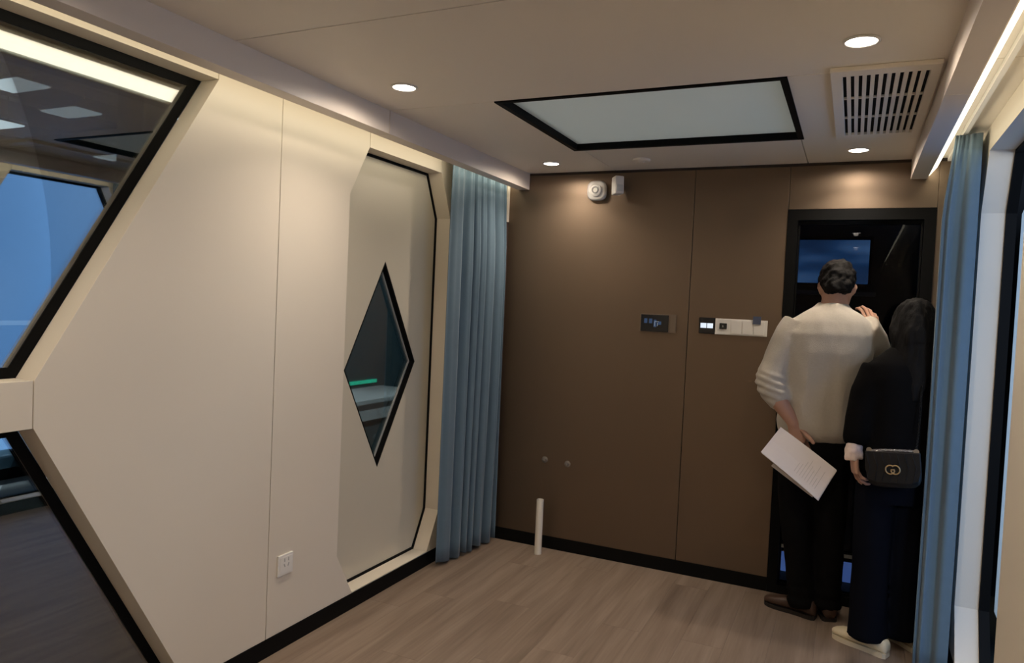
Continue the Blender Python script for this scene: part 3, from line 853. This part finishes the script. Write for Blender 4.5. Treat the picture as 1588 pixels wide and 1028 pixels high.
hand_palm(bm, wl, hd_l, hn_l, hs_l); hand_palm(bm, wr_, hd_r, hn_r, hs_r)
b2 = remesh(bm, 0.0075, 3)
fingers(b2, wl, hd_l, hn_l, hs_l, (.02, .03, .03, .04), tcurl=.10, thumb_out=.42, tn=.75)
fingers(b2, wr_, hd_r, hn_r, hs_r, (.55, .6, .65, .7), tcurl=.6)
obj('body', b2, M_SKIN, man, smooth=True, recalc=False)
# eyes
for s in (-1, 1):
    e = bmesh.new(); bmesh.ops.create_uvsphere(e, u_segments=12, v_segments=8, radius=0.011, matrix=HM @ Matrix.Translation((s * .032, .078, .010)))
    obj('eye', e, M_DARKP, man, smooth=True)
# sweatshirt
bm = bmesh.new()
SW = [(.862, -.130, 3.752, .150, .108), (.875, -.130, 3.750, .158, .116), (.905, -.130, 3.745, .172, .130), (.95, -.128, 3.742, .178, .136), (1.05, -.123, 3.735, .180, .138), (1.15, -.116, 3.730, .186, .140), (1.28, -.108, 3.730, .200, .138), (1.37, -.104, 3.738, .203, .128), (1.425, -.101, 3.750, .178, .108), (1.465, -.097, 3.762, .128, .088), (1.492, -.093, 3.770, .086, .074), (1.515, -.090, 3.778, .068, .066)]
loft(bm, [ell((x_, y_, z_), sd, fw_, a_, b_, 28) for z_, x_, y_, a_, b_ in SW])
tube(bm, [(-0.235, 3.740, 1.405), (-0.290, 3.705, 1.30), (-0.328, 3.668, 1.19), (-0.340, 3.645, 1.135), (-0.335, 3.640, 1.118), (-0.325, 3.636, 1.098), (-0.315, 3.633, 1.085), (-0.302, 3.628, 1.068), (-0.288, 3.622, 1.045), (-0.282, 3.618, 1.035)], [.082, .078, .070, .068, .062, .066, .058, .055, .047, .045], 18, sub=2)
tube(bm, [(0.035, 3.765, 1.40), (0.082, 3.82, 1.345), (0.108, 3.885, 1.285), (0.112, 3.912, 1.285), (0.103, 3.918, 1.32), (0.096, 3.917, 1.345)], [.080, .072, .062, .058, .050, .044], 18, sub=2)


def sweat_disp(p):
    # folds gathering towards the hem and the elbow, and the seam along the spine
    k = max(0, 1 - abs(p.z - 0.95) / 0.12)
    f = 0.006 * k * math.sin((p.x * 38 + p.z * 14))
    lx = (p.x - (-0.055 + 0.20 * (1.3 - p.z) * 0.45)) / 0.02          # long fold running down from the right shoulder blade
    if p.y < 3.74: f += 0.009 * math.exp(-lx * lx) * max(0, 1 - abs(p.z - 1.12) / 0.24)
    lx = (p.x - (-0.165 - 0.10 * (1.3 - p.z))) / 0.022
    if p.y < 3.74: f += 0.006 * math.exp(-lx * lx) * max(0, 1 - abs(p.z - 1.08) / 0.22)
    k2 = max(0, 1 - abs(p.z - 1.11) / 0.09) if p.x < -0.27 else 0
    f += 0.006 * k2 * math.sin(p.z * 190 + p.x * 60)
    return f


b2 = remesh(bm, 0.0085, 4, 0.010, (8, 8, 3.5), 3, sweat_disp)
obj('sweatshirt', b2, M_SWEAT, man, smooth=True, recalc=False)
# trousers
bm = bmesh.new()
loft(bm, [ell((x_, y_, z_), sd, fw_, a_, b_, 24) for z_, x_, y_, a_, b_ in ((.70, -.130, 3.752, .155, .115), (.80, -.130, 3.752, .162, .120), (.88, -.130, 3.750, .152, .112), (.93, -.128, 3.748, .14, .10))])
for pts in (((-.205, 3.752, .78), (-.205, 3.755, .60), (-.190, 3.762, .42), (-.172, 3.775, .25), (-.158, 3.786, .10), (-.150, 3.790, .045)), ((-.060, 3.762, .78), (-.056, 3.775, .60), (-.050, 3.795, .42), (-.046, 3.812, .25), (-.042, 3.826, .10), (-.040, 3.828, .045))):
    tube(bm, pts, [.092, .083, .072, .066, .064, .066], 18, sub=3)
b2 = remesh(bm, 0.010, 3, 0.007, (10, 10, 6), 9, lambda p: 0.005 * max(0, 1 - p.z / 0.25) * math.sin(p.z * 110))
obj('trousers', b2, M_TROU, man, smooth=True, recalc=False)
# hair: short, tapering to the nape
bm = bmesh.new()
hp = [(-.060, .050, .030, -.062), (-.035, .064, .042, -.058), (-.005, .074, .060, -.045), (.03, .081, .090, -.020), (.06, .083, .104, -.006), (.092, .076, .096, -.006), (.117, .056, .072, -.008), (.132, .026, .036, -.010)]
loft(bm, [[HM @ p for p in ell((0, cy, z), (1, 0, 0), (0, 1, 0), a_, b_, 24)] for z, a_, b_, cy in hp])
b2 = remesh(bm, 0.007, 2, 0.010, (45, 45, 30), 5)
obj('hair', b2, M_HAIR, man, smooth=True, recalc=False)
shoe(man, (-0.085, 3.768, 0), (-0.325, 3.852, 0), .044, .085, M_BSHOE, M_DSOLE)
shoe(man, (-0.022, 3.768, 0), (-0.085, 4.002, 0), .044, .085, M_BSHOE, M_DSOLE)

# ---- papers in the left hand
bk = empty('paper_sheaf', (-0.2, 3.58, 0.78), label='white folded papers held in the hand behind the grey sweatshirt', cat='papers')
c0, c1, c2, c3 = V3(-.354, 3.545, .812), V3(-.278, 3.600, .930), V3(-.030, 3.585, .765), V3(-.098, 3.535, .628)
nrm = (c1 - c0).cross(c3 - c0).normalized()
if nrm.y > 0: nrm = -nrm


def sheet(name, q, off, bend, m, th=0.0015):
    bm = bmesh.new(); N = 14; rows = []
    for side_ in (0, 1):
        g = []
        for i in range(N + 1):
            u = i / N
            a_ = q[0].lerp(q[3], u); b_ = q[1].lerp(q[2], u)
            o_ = nrm * (off + bend * (u - .5) ** 2 * 4 + side_ * th)
            g.append((bm.verts.new(a_ + o_), bm.verts.new(a_.lerp(b_, .5) + o_ + nrm * bend * .4), bm.verts.new(b_ + o_)))
        rows.append(g)
    for g in rows:
        for i in range(N):
            for j in (0, 1): bm.faces.new((g[i][j], g[i + 1][j], g[i + 1][j + 1], g[i][j + 1]))
    A, B = rows
    for i in range(N):
        for j in (0, 2): bm.faces.new((A[i][j], A[i + 1][j], B[i + 1][j], B[i][j]))
    for i in (0, N):
        for j in (0, 1): bm.faces.new((A[i][j], A[i][j + 1], B[i][j + 1], B[i][j]))
    return obj(name, bm, m, bk, smooth=False)


top_s = sheet('sheet', [c0, c1, c2, c3], 0.0, -0.010, M_PAPER)
sheet('sheet', [c0 + V3(.004, .004, -.006), c1 + V3(.004, .004, -.006), c2 + V3(.002, .006, -.004), c3 + V3(.002, .006, -.004)], -0.006, -0.008, M_PAPER)
d0 = V3(-.305, 3.56, .752)
sheet('sheet', [d0, d0 + (c1 - c0) * .9, d0 + (c1 - c0) * .9 + (c3 - c0) * .72 + V3(0, .01, .03), d0 + (c3 - c0) * .72 + V3(0, .01, .012)], -0.022, 0.0, mat('grey_white_paper', (0.60, 0.55, 0.52), 0.6))
# faint printed lines on the front sheet
M_INK = mat('pale_ink', (0.66, 0.60, 0.58), 0.6)
for k in range(9):
    u0 = 0.52 + 0.045 * k
    a_ = c0.lerp(c3, u0); b_ = c1.lerp(c2, u0)
    p0 = a_.lerp(b_, .18); p1 = a_.lerp(b_, .45 + .35 * random.random())
    o_ = nrm * (-0.010 * (u0 - .5) ** 2 * 4 + 0.0022 - .003)
    e_ = (c3 - c0).normalized() * .0012
    bm = bmesh.new()
    v = [bm.verts.new(q + o_) for q in (p0 - e_, p1 - e_, p1 + e_, p0 + e_)]; bm.faces.new(v)
    r = bmesh.ops.extrude_face_region(bm, geom=list(bm.faces)); bmesh.ops.translate(bm, verts=[g for g in r['geom'] if isinstance(g, bmesh.types.BMVert)], vec=nrm * .0008)
    obj('print_line', bm, M_INK, top_s)

# ---- the woman in black
wo = empty('person', (0.20, 3.58, 0), label='person in black with long black hair and a handbag beside the right curtain', cat='person')
fw2 = V3(-0.45, 0.9, 0).normalized(); sd2 = V3(fw2.y, -fw2.x, 0)
HW = Matrix.Translation((0.243, 3.612, 1.415)) @ Matrix.Rotation(math.radians(14), 4, 'Z') @ Matrix.Rotation(math.radians(-20), 4, 'X')
wl2 = V3(0.034, 3.468, 0.868); hd2 = V3(0.10, 0.02, -1).normalized(); hn2 = V3(1, 0.25, .05); hn2 = (hn2 - hd2 * hn2.dot(hd2)).normalized(); hs2 = hd2.cross(hn2)
if hs2.y < 0: hs2 = -hs2
bm = bmesh.new()
head(bm, HW, 0.94)
tube(bm, [(0.218, 3.575, 1.30), (0.228, 3.588, 1.36), (0.240, 3.602, 1.41)], [.052, .046, .045], 16)
TW = [(.80, .195, 3.575, .145, .10), (.95, .20, 3.572, .115, .085), (1.1, .205, 3.57, .13, .09), (1.22, .21, 3.572, .145, .09), (1.28, .212, 3.574, .12, .07), (1.32, .214, 3.578, .05, .05)]
loft(bm, [ell((x_, y_, z_), sd2, fw2, a_, b_, 24) for z_, x_, y_, a_, b_ in TW])
tube(bm, [(0.105, 3.54, 1.245), (0.065, 3.51, 1.12), (0.045, 3.490, 1.02), (0.036, 3.474, .92), wl2], [.045, .040, .035, .030, .023], 16, sub=3)
tube(bm, [(0.295, 3.61, 1.245), (0.305, 3.66, 1.12), (0.298, 3.69, 1.02), (0.26, 3.77, 1.05), (0.215, 3.80, 1.08)], [.045, .040, .035, .030, .024], 16, sub=3)
for pts in (((.135, 3.545, .80), (.135, 3.54, .46), (.150, 3.540, .08)), ((.255, 3.605, .80), (.258, 3.62, .46), (.268, 3.655, .08))):
    tube(bm, pts, [.075, .05, .035], 16, sub=4)
hand_palm(bm, wl2, hd2, hn2, hs2)
b2 = remesh(bm, 0.007, 3)
fingers(b2, wl2, hd2, hn2, hs2, (.42, .5, .55, .6), tcurl=.5, thumb_out=.5, sc=.92, r=.0075)
obj('body', b2, M_SKIN2, wo, smooth=True, recalc=False)
for s in (-1, 1):
    e = bmesh.new(); bmesh.ops.create_uvsphere(e, u_segments=12, v_segments=8, radius=0.0105, matrix=HW @ Matrix.Translation((s * .030, .073, .010)))
    obj('eye', e, M_DARKP, wo, smooth=True)
# sweater, loose
bm = bmesh.new()
SW2 = [(.80, .190, 3.572, .150, .118), (.86, .192, 3.570, .158, .125), (.98, .198, 3.568, .152, .122), (1.1, .203, 3.568, .155, .118), (1.2, .208, 3.570, .165, .112), (1.26, .211, 3.572, .150, .095), (1.305, .213, 3.576, .092, .072), (1.335, .215, 3.580, .060, .058)]
loft(bm, [ell((x_, y_, z_), sd2, fw2, a_, b_, 26) for z_, x_, y_, a_, b_ in SW2])
tube(bm, [(0.108, 3.542, 1.240), (0.072, 3.515, 1.13), (0.050, 3.495, 1.03), (0.040, 3.480, .95), (0.035, 3.472, .905)], [.068, .066, .060, .054, .040], 18, sub=3)
tube(bm, [(0.293, 3.61, 1.24), (0.303, 3.65, 1.13), (0.297, 3.685, 1.03), (0.26, 3.77, 1.05), (0.235, 3.79, 1.07)], [.066, .062, .056, .048, .040], 18, sub=3)
b2 = remesh(bm, 0.010, 4, 0.008, (9, 9, 5), 21)
obj('sweater', b2, M_KNIT, wo, smooth=True, recalc=False)
bm = bmesh.new(); tube(bm, [(0.036, 3.474, .925), (0.034, 3.469, .895), (0.033, 3.466, .852), (0.033, 3.466, .842)], [.034, .038, .042, .040], 20, sub=2, flat=.8)
b2 = remesh(bm, 0.006, 2, 0.006, (30, 30, 30), 2)
obj('shirt_cuff', b2, M_CUFF, wo, smooth=True, recalc=False)
# wide trousers
bm = bmesh.new()
loft(bm, [ell((x_, y_, z_), sd2, fw2, a_, b_, 24) for z_, x_, y_, a_, b_ in ((.66, .195, 3.575, .145, .105), (.76, .195, 3.575, .150, .112), (.86, .195, 3.573, .135, .10))])
for pts in (((.130, 3.548, .74), (.124, 3.545, .55), (.126, 3.542, .35), (.130, 3.542, .15), (.132, 3.542, .055)), ((.262, 3.605, .74), (.262, 3.615, .55), (.262, 3.628, .35), (.266, 3.640, .15), (.268, 3.645, .05))):
    tube(bm, pts, [.088, .078, .072, .078, .084] if pts[0][0] < .2 else [.086, .074, .070, .072, .074], 18, sub=3)
b2 = remesh(bm, 0.010, 3, 0.006, (11, 11, 4), 31)
obj('trousers', b2, M_NAVY, wo, smooth=True, recalc=False)
# long hair
bm = bmesh.new()
hp = [(-.10, .066, .040, -.066), (-.06, .074, .054, -.058), (-.005, .080, .078, -.036), (.03, .083, .094, -.018), (.06, .083, .102, -.006), (.092, .076, .094, -.006), (.117, .056, .070, -.008), (.130, .026, .036, -.010)]
loft(bm, [[HW @ (p * .96) for p in ell((0, cy, z), (1, 0, 0), (0, 1, 0), a_, b_, 24)] for z, a_, b_, cy in hp])
loft(bm, [ell((x_, y_, z_), V3(1, -.1, 0).normalized(), V3(.1, 1, 0).normalized(), a_, b_, 22) for z_, x_, y_, a_, b_ in ((1.41, .246, 3.575, .074, .068), (1.34, .247, 3.545, .074, .056), (1.26, .243, 3.515, .070, .045), (1.17, .228, 3.488, .062, .034), (1.11, .226, 3.475, .045, .020))])
tube(bm, [HW @ V3(-.064, .010, .06), HW @ V3(-.074, .000, -.005), HW @ V3(-.072, -.004, -.07), V3(.178, 3.59, 1.27)], [.022, .030, .028, .014], 12, sub=3)
tube(bm, [HW @ V3(.062, .010, .06), HW @ V3(.070, .000, -.005), HW @ V3(.068, -.004, -.07), V3(.30, 3.63, 1.27)], [.022, .030, .028, .014], 12, sub=3)
b2 = remesh(bm, 0.008, 3, 0.007, (55, 55, 4), 15)
obj('hair', b2, M_HAIR, wo, smooth=True, recalc=False)
shoe(wo, (0.212, 3.500, 0), (-0.004, 3.622, 0), .042, .062, M_CSHOE, mat('cream_sole', (0.60, 0.52, 0.38), 0.55), sole=0.018, low=True)
shoe(wo, (0.345, 3.615, 0), (0.205, 3.790, 0), .040, .062, M_CSHOE, MATS['cream_sole'], sole=0.018, low=True)

# ---- handbag at the woman's hip
BM = Matrix.Translation((0.183, 3.385, 0.835)) @ Matrix.Rotation(math.radians(-6), 4, 'Z') @ Matrix.Rotation(math.radians(-5), 4, 'Y')
bag = empty('handbag', (0.198, 3.405, 0.76), label='black quilted handbag with a gold double letter clasp at the hip', cat='handbag')


def rrect(w_, h_, d_, r, n=4.5, k=36):
    out = []
    for i in range(k):
        t = 2 * PI * i / k; c, s = math.cos(t), math.sin(t); q = (abs(c) ** n + abs(s) ** n) ** (-1 / n)
        out.append(BM @ V3(c * q * w_, d_, s * q * h_))
    return out


bm = bmesh.new(); loft(bm, [rrect(w_, h_, d_, 0) for w_, h_, d_ in ((.085, .055, .038), (.093, .068, .034), (.099, .075, .018), (.101, .076, 0), (.099, .075, -.018), (.093, .068, -.030))])
obj('pouch', bm, M_BAG, bag, smooth=True)
bm = bmesh.new()
fl = [(-.100, .076), (-.102, .0), (-.091, -.040), (-.06, -.052), (.06, -.052), (.091, -.040), (.102, .0), (.100, .076)]
prism(bm, fl, lambda a_, b_, t: BM @ V3(a_, t, b_), -.040, -.031)
obj('flap', bm, M_BAG, bag, bevel=.003)
for i in range(-3, 4):   # stitched chevron ribs
    bm = bmesh.new()
    tube(bm, [BM @ V3(i * .028 - .012, -.0405, .068), BM @ V3(i * .028, -.042, .012), BM @ V3(i * .028 - .012, -.0405, -.044)], [.0016] * 3, 6)
    obj('quilt_rib', bm, M_BAG, bag)


def gee(cx_, mirror):
    bm = bmesh.new()
    R_ = .0165; pts = []
    for k in range(21):
        t = math.radians(48 + 295 * k / 20)
        pts.append(BM @ V3(cx_ + mirror * R_ * math.cos(t), -.0455, .004 + R_ * 1.08 * math.sin(t)))
    tube(bm, pts, [.0028] * 21, 8)
    y_ = -.0455
    tube(bm, [BM @ V3(cx_ + mirror * R_ * math.cos(math.radians(343)), y_, .004 + R_ * 1.08 * math.sin(math.radians(343))), BM @ V3(cx_ + mirror * .0158, y_, .004), BM @ V3(cx_ + mirror * .003, y_, .004)], [.0028] * 3, 8)
    return bm


em = obj('emblem_letter', gee(-.0095, 1), M_GOLD, bag, smooth=True)
em = obj('emblem_letter', gee(.0095, -1), M_GOLD, bag, smooth=True)


def chain(name, pts, m, parent, link_r=.0048):
    bm = bmesh.new()
    P_ = [Vector(p) for p in pts]
    L_ = sum((P_[i + 1] - P_[i]).length for i in range(len(P_) - 1))
    n = int(L_ / .0085)
    for k in range(n):
        s_ = L_ * (k + .5) / n; i = 0
        while s_ > (P_[i + 1] - P_[i]).length and i < len(P_) - 2:
            s_ -= (P_[i + 1] - P_[i]).length; i += 1
        d_ = (P_[i + 1] - P_[i]).normalized(); c = P_[i] + d_ * s_
        a_ = d_.orthogonal().normalized(); 
        if k % 2: a_ = d_.cross(a_)
        ring = [c + d_ * (.0072 * math.cos(2 * PI * j / 8)) + a_ * (.0038 * math.sin(2 * PI * j / 8)) for j in range(9)]
        tube(bm, ring, [.0012] * 9, 5)
    return obj(name, bm, m, parent, smooth=True)


M_STEEL = mat('silver_chain', (0.62, 0.60, 0.56), 0.3, metal=1)
chain('chain', [BM @ V3(-.082, -.034, .078), BM @ V3(-.03, -.036, .083), BM @ V3(.035, -.036, .083), BM @ V3(.086, -.032, .082)], M_STEEL, bag)
chain('chain_strap', [BM @ V3(.086, -.030, .084), V3(.268, 3.425, 1.00), V3(.270, 3.435, 1.10), V3(.272, 3.48, 1.24)], mat('dark_chain', (0.03, 0.028, 0.026), 0.5, metal=1), bag)
for s in (-1, 1):
    obj('ring', lathe(bmesh.new(), [(.010, -.002), (.010, .002), (.006, .002), (.006, -.002)], BM @ V3(s * .086, -.034, .080), BM.to_3x3() @ V3(0, 1, 0)), M_STEEL, bag)

# ------------------------------------------------------------------ the exhibition hall outside
M_HF = mat('grey_hall_carpet', (0.085, 0.090, 0.082), 0.9, 0.1, noise_amt=0.12, noise_scale=1.2, stretch=(1, 3, 1))
hf = boxo('floor_hall', (-30, 14, -8, 30, -0.30, -0.25), M_HF); tag(hf, kind='structure')
hc = empty('ceiling_hall', (-14, 10, 6), 'structure')
boxo('roof_deck', (-34, 10, -8, 34, 6.6, 6.7), mat('hall_roof', (0.46, 0.48, 0.47), 0.8), hc)
for i in range(9):
    x0 = -6 - i * 2.6
    boxo('beam', (x0 - 0.12, x0 + 0.12, -8, 34, 6.0, 6.45), mat('hall_beam', (0.30, 0.31, 0.30), 0.7), hc)
for i in range(7):
    y0 = 2 + i * 4.2
    boxo('beam', (-34, 6, y0 - 0.1, y0 + 0.1, 5.8, 6.05), MATS['hall_beam'], hc)
M_HL = emit('hall_light_panel', (0.75, 0.85, 0.92, 1), 1.1)
k = 0
for (px_, py_) in ((-16.8, 9.9), (-17.9, 11.9), (-16.3, 12.9), (-21.5, 12.2), (-12.2, 7.4), (-9.6, 7.0), (-22.5, 16.5), (-12.0, 12.6), (-8.0, 10.5)):
    a = empty('hall_light', (px_, py_, 5.9), label='dim rectangular hall light beyond the big window', cat='light', group='hall lights outside')
    boxo('diffuser', (px_ - .65, px_ + .65, py_ - .35, py_ + .35, 5.70, 5.74), M_HL, a)
    boxo('housing', (px_ - .68, px_ + .68, py_ - .38, py_ + .38, 5.742, 5.79), mat('hall_beam', (0, 0, 0)), a)
    for s in (-.5, .5):
        boxo('hanger', (px_ + s - .01, px_ + s + .01, py_ - .01, py_ + .01, 5.79, 6.6), MATS['hall_beam'], a)
col_ = empty('column', (-13.5, 10.6, -0.25), label='grey square hall column beyond the upper window', cat='column')
boxo('shaft', (-13.9, -13.1, 10.2, 11.0, -0.25, 5.8), mat('column_grey', (0.22, 0.23, 0.22), 0.8), col_, bevel=.02)
boxo('base', (-14.0, -13.0, 10.1, 11.1, -0.25, 0.05), MATS['column_grey'], col_)
hw_ = boxo('wall_hall', (-34, 10, 33.6, 34, -0.25, 6.6), mat('hall_wall', (0.14, 0.15, 0.15), 0.9)); tag(hw_, kind='structure')
hw2 = boxo('wall_hall', (-34, -33.6, -8, 34, -0.25, 6.6), MATS['hall_wall']); tag(hw2, kind='structure')

# large glowing blue exhibition screen outside the open doorway, mirrored in the big window
pt = empty('screen_wall', (2.3, 3.6, -0.25), label='large glowing blue exhibition screen mirrored in the big upper window', cat='screen')
M_BLUE = screen_mat('blue_screen_wall', (0.10, 0.26, 0.60), (0.13, 0.31, 0.66), (0.18, 0.37, 0.72), 1.9, (1, 0.5, 0.5))
for i in range(5):
    boxo('screen_panel', (2.30, 2.33, 1.0 + i * 1.0, 1.0 + (i + 1) * 1.0 - 0.004, 0.0, 3.0), M_BLUE, pt)
boxo('frame', (2.331, 2.40, 0.95, 6.05, -0.25, 3.05), M_BLACK, pt)
boxo('plinth', (2.25, 2.45, 0.95, 6.05, -0.25, -0.005), M_BLACK, pt)

# white counter with a green light line, seen through the diamond pane
ct = empty('display_counter', (-4.6, 6.4, -0.25), label='white counter with a dark plinth seen through the diamond pane', cat='counter')
boxo('worktop', (-5.2, -4.5, 5.95, 7.4, 0.34, 0.385), M_WHITE, ct, bevel=.004)
boxo('front', (-5.16, -4.54, 5.99, 7.36, 0.16, 0.34), M_WHITE, ct)
boxo('plinth', (-5.1, -4.58, 6.0, 7.3, -0.25, 0.16), mat('teal_grey_plinth', (0.10, 0.14, 0.14), 0.7), ct)
gl = empty('display_cabinet', (-5.9, 7.2, -0.25), label='dark display cabinet with a green light line behind the diamond pane', cat='cabinet')
boxo('body', (-6.3, -5.7, 6.6, 9.5, -0.25, 2.6), mat('dark_teal_cabinet', (0.09, 0.16, 0.18), 0.5), gl, bevel=.01)
boxo('light_line', (-5.70, -5.67, 7.45, 8.0, 0.335, 0.375), emit('green_led', (0.02, 0.75, 0.45, 1), 2.6), gl)
# low bench with a white rail seen through the lower window
be = empty('low_bench', (-6.6, 3.9, -0.25), label='low blue bench with a white front rail beyond the lower window', cat='bench')
boxo('seat', (-7.3, -6.05, 2.6, 5.2, -0.05, 0.06), mat('bench_blue', (0.10, 0.20, 0.30), 0.6), be, bevel=.02)
boxo('base', (-7.2, -6.2, 2.7, 5.1, -0.25, -0.05), M_BLACK, be)
obj('rail', cyl(bmesh.new(), (-5.95, 2.9, -0.20), (-5.95, 5.0, -0.20), .05), M_WHITE, be)
